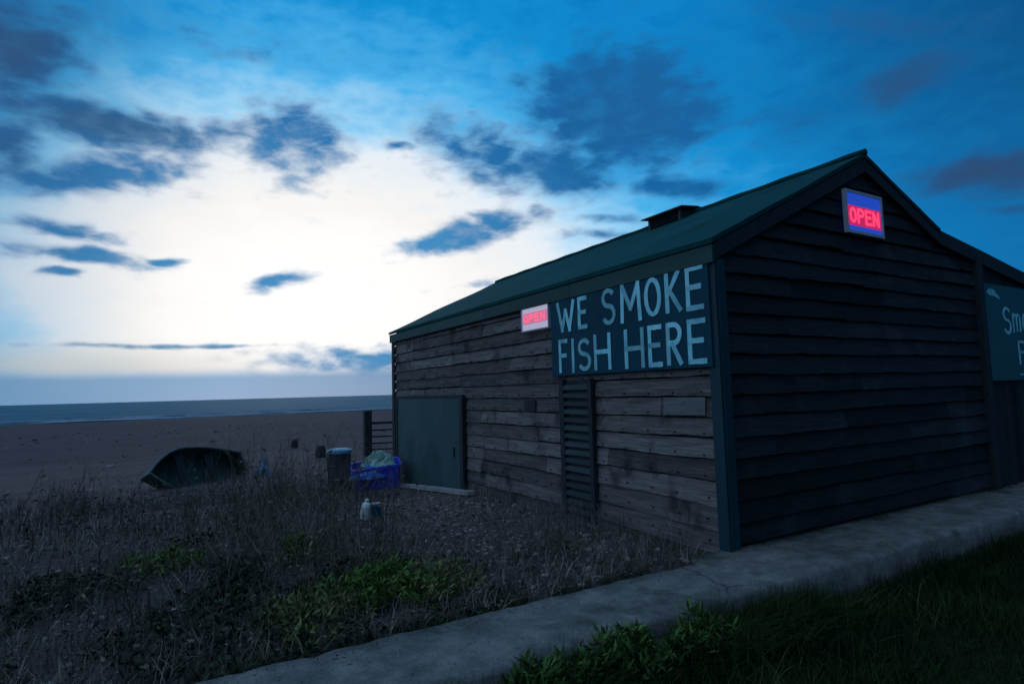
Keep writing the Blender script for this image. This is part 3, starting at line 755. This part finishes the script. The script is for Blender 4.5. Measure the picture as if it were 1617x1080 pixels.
def cat(parts):
    Vs, Fs, Ts = [], [], []; n = 0
    for V, F, T in parts: Vs.append(V); Fs.append(F+n); Ts.append(T); n += len(V)
    return np.concatenate(Vs), np.concatenate(Fs), np.concatenate(Ts)
def leaves(c, size, aspect=.32, up=.4, tint=None):
    """kite shaped leaves folded along the midrib (two quads? one bent quad) at points c (n,3)"""
    n = len(c); d = rng.normal(size=(n,3)); d[:,2] = np.abs(d[:,2])*up + .15; d /= np.linalg.norm(d,axis=1)[:,None]
    s = np.cross(d, rng.normal(size=(n,3))); s /= np.linalg.norm(s,axis=1)[:,None]; nn = np.cross(d, s)
    L = size[:,None]
    p0 = c; p1 = c + d*L*.45 + s*L*aspect*.5 - nn*L*.04; p2 = c + d*L - nn*L*.16; p3 = c + d*L*.45 - s*L*aspect*.5 - nn*L*.04
    V = np.stack([p0,p1,p2,p3],1).reshape(-1,3); F = np.arange(4*n).reshape(n,4)
    return V, F, (rng.random(n) if tint is None else tint)
def dens(x, y, sc=.5, off=0): return np.array([mnoise.noise(Vector((a*sc, b*sc, off))) for a, b in zip(x, y)])

# dead weeds: clustered upright stalks with side twigs
def weeds():
    N = 17000
    x = rng.uniform(-13, 4.4, N); y = 4.15 + (rng.random(N)**1.35)*15
    edge = 3.9 - .05*(y-4) - .9*np.clip((y-5)/4,0,1)*(y<10)           # stays off the gravel in front of the wall
    keep = (x < edge + .5*dens(x,y,.8,3)) & (dens(x, y, .55) + .45*dens(x,y,1.7,5) > -.10 + .05*np.clip(y-11,0,9)) & (x > -2.2 - .95*(y-4))
    keep &= ~((y > 12.2) & (x > 2.9)) & ~((y > 15.0) & (x > -.8 - .0*y) & (x < 3.2) & (y > 16.2))
    x, y = x[keep], y[keep]; n = len(x); z = gz_np(x, y) - .02
    big = dens(x, y, .4, 9)
    h = np.clip(rng.gamma(4, .105, n)*(1 + 1.1*big), .08, 1.05); h *= np.clip(1.12-.045*(y-6.5),.55,1); h *= np.clip((y-3.9)/1.4,.35,1)
    h *= 1 + .45*np.exp(-((x-2.0)/1.3)**2-((y-9.5)/3.2)**2)
    h = np.where((x > 2.9) & (y < 8), h*.6, h)
    az = rng.uniform(0, 2*np.pi, n); lean = rng.normal(.15,.38,n); bend = rng.normal(0,.45,n)
    rad = rng.uniform(.0022,.0052,n)*(1+.06*(y-5)); T = np.clip(rng.beta(1.5,3,n)*1.2,0,1)
    parts = [stalks(x,y,z,h,rad,lean,bend,az,tint=T)]
    for rep in range(3):                                             # side twigs
        t = rng.uniform(.35,.9,n); off = (lean*t+bend*t*t)*h
        bx = x+np.cos(az)*off; by = y+np.sin(az)*off; bz = z+h*(t-.3*np.abs(bend)*t*t)
        parts.append(stalks(bx,by,bz,h*rng.uniform(.15,.38,n),rad*.6,rng.normal(.5,.4,n),rng.normal(0,.3,n),rng.uniform(0,2*np.pi,n),seg=2,tint=T))
    # curled dead leaves and seed heads
    t = rng.uniform(.3,1,n); off = (lean*t+bend*t*t)*h
    c = np.stack([x+np.cos(az)*off, y+np.sin(az)*off, z+h*(t-.3*np.abs(bend)*t*t)],1)
    parts.append(leaves(c, rng.uniform(.03,.075,n)*(1+.05*(y-5)), .4, .2, T*.8))
    return cat(parts)
o = npmesh('dead_weeds', *weeds(), M['stalk']); tag(o, 'tangle of dead grey brown weed stalks covering the ground left of the smokehouse', 'dead weeds', kind='stuff')
N = 700; x = np.concatenate([rng.uniform(3.3,4.72,450), rng.uniform(4.3,4.74,250)]); y = np.concatenate([rng.uniform(4.15,6.6,450), rng.uniform(4.2,9.0,250)])
k = dens(x,y,1.2,21) > -.15; x, y = x[k], y[k]; n = len(x); z = gz_np(x,y)-.01; h = rng.uniform(.10,.36,n); a = rng.uniform(0,6.28,n); le = rng.normal(.2,.25,n); be = rng.normal(0,.25,n)
pr = [stalks(x,y,z,h,np.full(n,.0032),le,be,a)]
for r_ in range(3):
    t = rng.uniform(.4,.9,n); of_ = (le*t+be*t*t)*h; pr.append(stalks(x+np.cos(a)*of_, y+np.sin(a)*of_, z+h*(t-.3*np.abs(be)*t*t), h*.3, np.full(n,.002), rng.normal(.5,.4,n), rng.normal(0,.3,n), rng.uniform(0,6.28,n), seg=2))
o = npmesh('wall_weeds', *cat(pr), M['pale_weed']); tag(o, 'thin pale dead weeds growing along the foot of the grey boarded wall', 'dead weeds', kind='stuff')
# low dry grass under the stalks
N = 26000; x = rng.uniform(-9, 4.6, N); y = 4.08 + rng.random(N)**1.4*11
k = (x > -2.4-.95*(y-4)) & (dens(x,y,.7,2) > -.25) & ~((x > 3.1) & (y > 5.4) & (rng.random(N) > .12)); x, y = x[k], y[k]; z = gz_np(x,y)-.01
o = npmesh('dry_grass', *blades(x,y,z,rng.uniform(.06,.24,len(x)),rng.uniform(.004,.010,len(x))*(1+.05*(y-4)),rng.normal(.3,.3,len(x)),rng.normal(.3,.4,len(x))), M['stalk']); tag(o, 'matted dry grass lying between the dead weed stalks', 'dry grass', kind='stuff')
# dark creeping leaves in the near left corner
N = 26000; x = rng.uniform(-4.5, 2.6, N); y = 4.05 + rng.random(N)*4.2
k = (dens(x,y,.9,12) - .10*(y-4) - .10*np.clip(x,0,3) > -.20); x, y = x[k], y[k]
hh = .22*np.clip(dens(x,y,.9,12)+.35,.1,1)*np.clip((y-4)/.5,.25,1)
c = np.stack([x, y, gz_np(x,y)+rng.random(len(x))*hh],1)
o = npmesh('ground_cover', *leaves(c, rng.uniform(.03,.085,len(x)), .45, .6), M['cover']); tag(o, 'dark low creeping leaves in the near left corner by the path', 'ground cover', kind='stuff')

# leafy green plants one can tell apart
def plant(x, y, rx, ry, h, n, mat, label, size=(.04,.09), asp=.3, nstem=14, z0=None):
    z = ground_z(x, y) if z0 is None else z0
    r = empty('leafy_plant', (x, y, z)); tag(r, label, 'plant', 'green plants along the path')
    a = rng.uniform(0,2*np.pi,n); q = rng.random(n)**.5
    lob = 1 + .35*np.sin(a*3+x*7) + .2*np.sin(a*5+y*5)
    px_ = rx*q*lob*np.cos(a); py_ = ry*q*lob*np.sin(a)
    top = h*(1-q**2.2*.75)*(.72+.55*np.array([mnoise.noise(Vector((u*5,v*5,x))) for u,v in zip(px_,py_)])+.1)
    pz = top*rng.random(n)**.45
    npmesh('foliage', *leaves(np.stack([px_,py_,np.maximum(pz,.01)],1), rng.uniform(*size,n), asp, .9), mat, r)
    m = nstem*4; a = rng.uniform(0,2*np.pi,m); q = rng.random(m)**.5*.7
    hs = h*rng.uniform(.5,1.25,m)*(1-.5*q)
    npmesh('stem', *stalks(rx*q*np.cos(a), ry*q*np.sin(a), np.full(m,-.03), hs, np.full(m,.0035), rng.uniform(.05,.5,m), rng.normal(0,.2,m), a), M['stem'], r)
    return r
plant(1.00,4.62,.42,.34,.26,1500,M['leaf_dry'],'olive green spreading plant at the path edge, lowest and nearest on the left side')
plant(1.52,4.84,.46,.38,.33,1900,M['leaf'],'bushy mid green plant at the path edge between two olive ones')
plant(2.02,4.80,.40,.34,.28,1500,M['leaf_dry'],'olive green plant at the path edge nearest the smokehouse wall',asp=.25)
plant(1.28,6.55,.26,.22,.34,700,M['leaf'],'small bright green tuft under the tall bleached stalks',asp=.22)
plant(.05,7.1,.42,.25,.24,700,M['leaf'],'low bright green tuft alone among the dead weeds at far left',asp=.2,size=(.05,.11))
plant(.62,5.75,.3,.3,.25,650,M['cover'],'dark green low plant among dead weeds behind the nearest olive plant')
plant(1.98,3.10,.32,.12,.22,650,M['leaf_dark'],'small green cushion plant spilling over the path edge on the near side',z0=-.17,size=(.03,.10),asp=.27)
plant(2.58,3.06,.38,.15,.29,1000,M['leaf_dark'],'broad leafy green plant leaning on the near path edge, middle of three',z0=-.20,size=(.03,.10),asp=.27)
plant(3.22,3.05,.34,.13,.30,800,M['leaf_dark'],'taller green plant against the concrete kerb face, rightmost of three',z0=-.22,size=(.03,.10),asp=.27)
# tall bleached stalks in a V
r = empty('bleached_weed', (1.33, 6.75, ground_z(1.33,6.75))); tag(r, 'tall bleached dead weed with stems spread in a V above a green tuft', 'plant')
for tx, ty, hh in ((-.24,.0,.58),(.26,.05,.66),(-.10,.1,.5),(.12,-.1,.42)):
    mb = MB(); pts = [(tx*t**1.2, ty*t, hh*t-.03) for t in np.linspace(0,1,7)]
    mb.tube(pts, [.006*(1-.6*t) for t in np.linspace(0,1,7)], 5)
    for k in range(5):
        t = .5+.1*k; b0 = Vector((tx*t**1.2, ty*t, hh*t-.03)); s1 = 1 if k % 2 else -1
        mb.tube([b0, b0+Vector((s1*.05,.01,.06)), b0+Vector((s1*.07,.02,.12))], [.003,.002,.001], 4)
    mb.build('stem', M['pale_stalk'], r)

# turf below the path on the near side
N = 90000; x = rng.uniform(.9, 13, N); y = 3.24 - rng.random(N)**1.25*3.0; 
k = (y < 3.165 + .0*x) & (x > .6 + .3*(3.2-y)); x, y = x[k], y[k]; z = g0(x,y)-.01
h = rng.uniform(.06,.17,len(x))*(1+.7*np.clip(dens(x,y,1.3,4),-.5,1)); h *= 1+.35*np.clip(1-(3.2-y)/.5,0,1)
o = npmesh('grass', *blades(x,y,z,h,rng.uniform(.004,.009,len(x)),rng.normal(.25,.3,len(x)),rng.normal(.35,.35,len(x))), M['grass']); tag(o, 'short dark green grass growing below the concrete path', 'grass', kind='stuff')
# ragged taller grass hanging over the path's near edge
N = 15000; x = rng.uniform(.9, 5.2, N); y = 3.22 - np.abs(rng.normal(0,.16,N)); k = (dens(x,y*0,1.5,41) > -.12); x, y = x[k], y[k]; z = g0(x,y)-.01
hh = rng.uniform(.16,.36,len(x))*np.clip(1.25-.14*np.clip(x-2.5,0,9),.6,1)*(1+.5*dens(x,y*0,2.1,44))
o = npmesh('tall_grass', *blades(x,y,z,hh,rng.uniform(.004,.009,len(x)),rng.normal(.2,.35,len(x)),rng.normal(.5,.4,len(x)),seg=3), M['verge']); tag(o, 'ragged dark green grass leaning over the near edge of the path', 'grass', kind='stuff')
# thin pale grass stems leaning out of the turf
N = 160; x = rng.uniform(2.2, 6, N); y = rng.uniform(2.3,3.12,N); z = g0(x,y)
o = npmesh('grass_stems', *stalks(x,y,z,rng.uniform(.15,.32,N),np.full(N,.0018),rng.normal(.5,.4,N),rng.normal(.4,.3,N),rng.uniform(0,6.28,N)), M['leaf_dry']); tag(o, 'long loose grass stems leaning over the dark turf', 'grass', kind='stuff')

N = 5200; x = rng.uniform(-1.5, 12, N); y = 4.03 + rng.normal(0,.045,N) + .05*np.where(x<4.6,1,0)
k = (dens(x,y*0,1.6,31) > -.02) & ~((x > 4.7) & (y > 4.07)); x, y = x[k], y[k]
o = npmesh('edge_grass', *blades(x,y,np.full(len(x),-.035),rng.uniform(.04,.10,len(x)),rng.uniform(.004,.008,len(x)),rng.normal(.3,.3,len(x)),rng.normal(.4,.35,len(x))), M['cover']); tag(o, 'thin dark grass along the back edge of the path at the foot of the gable', 'grass', kind='stuff')
# pebbles of the shingle near the wall
ov = np.array([(1,0,0),(-1,0,0),(0,1,0),(0,-1,0),(0,0,1),(0,0,-1)], float)
of = [(0,2,4),(2,1,4),(1,3,4),(3,0,4),(2,0,5),(1,2,5),(3,1,5),(0,3,5)]
def subd(v, f):
    v = [np.array(p) for p in v]; c = {}; out = []
    def mid(a, b):
        k = (min(a,b),max(a,b))
        if k not in c: p = v[a]+v[b]; v.append(p/np.linalg.norm(p)); c[k] = len(v)-1
        return c[k]
    for a,b_,d in f:
        ab, bd, da = mid(a,b_), mid(b_,d), mid(d,a); out += [(a,ab,da),(ab,b_,bd),(da,bd,d),(ab,bd,da)]
    return np.array(v), np.array(out)
pv, pf = subd(ov, of)
N = 17000; x = rng.uniform(-2, 4.75, N); y = 4.1 + rng.random(N)*12
k = (rng.random(N) < np.where(x > 2.2, 1, .35)) & ~((y > 11) & (rng.random(N) > .4)); x, y = x[k], y[k]; n = len(x); z = gz_np(x,y)
sc = rng.gamma(2.6,.0058,n)[:,None]*np.array([1,1,.62]) * rng.uniform(.7,1.3,(n,3)); sc = np.clip(sc,.006,.06); a = rng.uniform(0,6.28,n)
Vp = pv[None]*sc[:,None,:]*(1+rng.uniform(-.12,.12,(n,len(pv),1)))
gx_ = rng.uniform(.3,12,1800); gy_ = np.where(rng.random(1800)<.6, 3.93-np.abs(rng.normal(0,.13,1800)), rng.uniform(3.24,3.93,1800)); gy_ = np.clip(gy_,3.24,3.95)
ca, sa = np.cos(a)[:,None], np.sin(a)[:,None]
Vp = np.stack([Vp[...,0]*ca-Vp[...,1]*sa+x[:,None], Vp[...,0]*sa+Vp[...,1]*ca+y[:,None], Vp[...,2]+(z+.003)[:,None]],-1).reshape(-1,3)
gs = rng.uniform(.002,.006,1800)[:,None,None]
Vg = pv[None]*gs*np.array([1,1,.6])*(1+rng.uniform(-.15,.15,(1800,len(pv),1))) + np.stack([gx_,gy_,np.full(1800,.006)],-1)[:,None,:]
Vp = np.concatenate([Vp, Vg.reshape(-1,3)]); n += 1800
bx_ = rng.uniform(-22, 14, 2600); by_ = 15 + rng.random(2600)**1.6*60; kk = ~((bx_ > 4.5) & (by_ < 14)); bx_, by_ = bx_[kk], by_[kk]; nb_ = len(bx_)
gs = (rng.gamma(2,.014,nb_)*(1+.012*(by_-15)))[:,None,None]
Vg = pv[None]*gs*np.array([1,1,.6])*(1+rng.uniform(-.2,.2,(nb_,len(pv),1))) + np.stack([bx_,by_,gz_np(bx_,by_)],-1)[:,None,:]
Vp = np.concatenate([Vp, Vg.reshape(-1,3)]); n += nb_
Fp = (pf[None]+np.arange(n)[:,None,None]*len(pv)).reshape(-1,3)
o = npmesh('shingle', Vp, Fp, np.repeat(rng.random(n), len(pf)), M['pebble']); tag(o, 'brown grey shingle pebbles scattered in front of the smokehouse wall', 'shingle', kind='stuff')

# ------------------------------------------------------------------ sky
w = bpy.data.worlds.new('World'); S.world = w; w.use_nodes = True; nt = w.node_tree
bg = nt.nodes['Background']
tc = nt.nodes.new('ShaderNodeTexCoord').outputs['Generated']
sp = nt.nodes.new('ShaderNodeSeparateXYZ'); nt.links.new(tc, sp.inputs[0])
dx, dy, dz_ = (E(nt, s) for s in sp.outputs)
DEG = 180/math.pi
az = dx._op('ARCTAN2', dy)*DEG; el = dz_._op('ARCSINE')*DEG
def vec(a, b, c=0.):
    n = nt.nodes.new('ShaderNodeCombineXYZ')
    for i, q in enumerate((a, b, c)):
        if isinstance(q, E): nt.links.new(q.s, n.inputs[i])
        else: n.inputs[i].default_value = q
    return n.outputs[0]
elw = el + 0.
nv = vec(az*.10, el*.20)
w1 = noise_n(nt, nv, 1.3, 3, .55); w2 = noise_n(nt, vec(az*.10+7.3, el*.20+3.1), 1.3, 3, .55)
fine = noise_n(nt, vec(az*.16, el*.34), 2.0, 6, .52, .2)
mid_ = noise_n(nt, vec(az*.07+2, el*.15), 1.6, 5, .6, .3)
wa = az + (w1-.5)*3.5; we = el + (w2-.5)*1.8*((el/14.).clamp()*.85 + .15)
CL = [
(-3.57,21.52,9.28,1.57,-0.008,1.00,0.80),(-10.82,25.0,5.5,3.6,0.284,0.95,0.90),(-5.15,17.45,7.38,1.69,0.246,0.90,0.35),
(4.92,22.26,3.14,1.49,0.132,0.80,0.40),(10.53,22.43,4.4,3.6,-0.096,0.88,0.00),(-10.05,18.53,2.24,2.38,0.220,0.80,0.80),
(-6.65,13.31,4.16,0.81,-0.051,0.90,0.40),(-4.99,11.43,4.99,0.78,0.002,0.90,0.40),(-6.36,9.97,1.69,0.39,0.093,0.90,0.40),
(-0.23,11.54,2.14,0.36,0.083,0.80,0.40),(8.95,10.22,2.82,0.78,0.194,0.90,0.20),(26.75,15.04,7.37,1.40,0.228,1.00,0.10),
(20.44,22.67,1.83,0.60,0.034,0.70,0.00),(42.3,25.3,9.2,5.2,-0.041,1.15,0.20),(35.62,20.55,7.32,2.49,-0.074,1.00,0.10),
(28.17,22.46,6.5,3.2,-0.205,0.80,0.00),(47.54,17.97,4.99,1.10,-0.128,0.90,0.10),(65.64,23.01,4.35,1.59,0.072,0.85,0.70),
(70.27,15.09,5.18,1.62,-0.130,1.00,0.90),(57.06,22.19,5.40,2.19,0.075,0.50,0.20),(0.82,4.56,10.03,0.26,0.007,0.70,1.00),
(16.5,3.3,9.5,1.5,-0.017,0.75,0.30),(40.05,15.99,2.99,0.52,-0.077,0.60,0.00),(39.68,14.45,3.59,0.58,-0.072,0.60,0.00),
(44.03,29.08,3.55,2.63,-0.137,0.60,0.10),(3.30,28.92,14.50,1.79,0.050,0.35,0.10),(27.56,10.26,1.54,0.42,-0.020,0.60,0.10),
(64.67,27.33,9.61,2.10,-0.344,0.50,0.60),(71.53,12.27,2.06,0.63,-0.219,0.60,0.70),(33.50,30.70,6.85,2.40,-0.228,0.30,0.00)]
D = None; Pp = None
for a0, e0, sa_, se_, sl, st, pu in CL:
    da = wa - a0; u = da*(1/(sa_*1.15)); v = (we - e0 - da*sl)*(1/(se_*1.15))
    q = (u*u + v*v)*-1.1
    m = q.exp()*st
    D = m if D is None else D.mx(m)
    if pu: Pp = m*pu if Pp is None else Pp.mx(m*pu)
cloud = (D + (fine-.5)*1.15 + (mid_-.5)*.6).ss(.16, .84)
# glow of the set sun
GA, GE = 11., 8.5
da = az - GA + (w1-.5)*10.; ga = (da*(1/33.)).mx(da*(-1/25.)); de = el - GE + (w2-.5)*6.; ge = (de*(1/18.)).mx(de*(-1/15.))
glow = ((ga*ga + ge*ge)*-1.).exp()
gl = (glow + (fine-.5)*.22*el.ss(4, 20)).clamp()
sky = ramp(nt, gl, [(0,(.002,.185,.52)),(.13,(.006,.275,.66)),(.28,(.075,.44,.82)),(.42,(.34,.66,.92)),(.55,(.78,.86,.93)),(.72,(.92,.91,.90)),(1,(1.05,1.03,1.01))])
# darker away from the glow
away = (((az - 24.).abs() - 16.)*(1/42.)).clamp()
dark = (((az - 18.).abs() - 36.)*(1/75.)).clamp()
sky = mixc(nt, dark.pw(.8)*.93, sky, (.006,.030,.075))
corner = (((az - 26.).abs() - 20.)*(1/46.)).clamp()*el.ss(9, 27)
sky = mixc(nt, corner*.85, sky, (.004,.040,.135))
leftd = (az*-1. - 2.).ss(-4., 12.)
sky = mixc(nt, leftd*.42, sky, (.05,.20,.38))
# added brightness in unseen sky overhead and left, lighting ground and side wall
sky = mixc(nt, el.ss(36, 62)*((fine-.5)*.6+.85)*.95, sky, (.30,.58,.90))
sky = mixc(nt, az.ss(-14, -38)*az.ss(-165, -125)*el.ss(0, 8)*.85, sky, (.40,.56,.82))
# clouds
ccol = mixc(nt, (Pp*1.1).clamp(), (.006,.130,.37), (.028,.080,.19))
ccol = mixc(nt, gl.ss(.25, .9)*.62, ccol, (.085,.35,.64))
ccol = mixc(nt, dark*.85, ccol, (.008,.022,.055))
sky = mixc(nt, cloud*(fine.ss(.2,.6)*.25+.75), sky, ccol)
# grey-blue bank along the horizon
bank = (el + (w1-.5)*.35).ss(3.0, 1.7)
bcol = mixc(nt, ((az-5.)*(1/30.)).abs().clamp(), (.165,.36,.60), (.09,.20,.36))
sky = mixc(nt, bank*.92, sky, bcol)
warm = el.ss(5.5, 2.6)*az.ss(14, -6)*.55
sky = mixc(nt, warm*(bank*-1.+1.), sky, (.42,.44,.42))
# Nishita twilight added on top, sun just above the horizon at the glow
SUN_EL, SUN_AZ = R(2.0), R(9)
nsk = nt.nodes.new('ShaderNodeTexSky'); nsk.sky_type = 'NISHITA'; nsk.sun_disc = False
nsk.sun_elevation = SUN_EL; nsk.sun_rotation = SUN_AZ; nsk.dust_density = .4; nsk.ozone_density = 3
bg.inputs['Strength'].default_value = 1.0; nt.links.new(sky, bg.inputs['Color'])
bg2 = nt.nodes.new('ShaderNodeBackground'); bg2.inputs['Strength'].default_value = .004; nt.links.new(nsk.outputs[0], bg2.inputs['Color'])
add = nt.nodes.new('ShaderNodeAddShader'); nt.links.new(bg.outputs[0], add.inputs[0]); nt.links.new(bg2.outputs[0], add.inputs[1])
nt.links.new(add.outputs[0], nt.nodes['World Output'].inputs['Surface'])

sl = bpy.data.lights.new('sun', 'SUN'); sl.energy = .12; sl.angle = R(14); sl.color = (1,.93,.86)
so = bpy.data.objects.new('sun', sl); COL.objects.link(so)
dirv = Vector((math.sin(SUN_AZ)*math.cos(SUN_EL), math.cos(SUN_AZ)*math.cos(SUN_EL), math.sin(SUN_EL)))
so.rotation_euler = dirv.to_track_quat('Z', 'Y').to_euler(); so.location = (0, 30, 20)

# ------------------------------------------------------------------ camera
cd = bpy.data.cameras.new('camera'); co = bpy.data.objects.new('camera', cd); COL.objects.link(co)
cd.sensor_width = 36; cd.lens = 36*941/1617; cd.clip_end = 30000; cd.clip_start = .05
from mathutils import Matrix
yaw, roll, pitch = R(30.7), math.atan(.0274), R(4.7274)
fw = Vector((math.sin(yaw)*math.cos(pitch), math.cos(yaw)*math.cos(pitch), math.sin(pitch)))
r0 = Vector((math.cos(yaw), -math.sin(yaw), 0)); u0 = r0.cross(fw)
c, s = math.cos(roll), math.sin(roll)
rt = r0*c - u0*s; up = r0*s + u0*c
co.matrix_world = Matrix(((rt.x,up.x,-fw.x,0),(rt.y,up.y,-fw.y,0),(rt.z,up.z,-fw.z,1.6),(0,0,0,1)))
S.camera = co
S.view_settings.view_transform = 'Standard'; S.view_settings.look = 'None'; S.view_settings.exposure = 0; S.view_settings.gamma = 1
S.render.engine = 'CYCLES'
S.cycles.max_bounces = 5; S.cycles.use_denoising = True
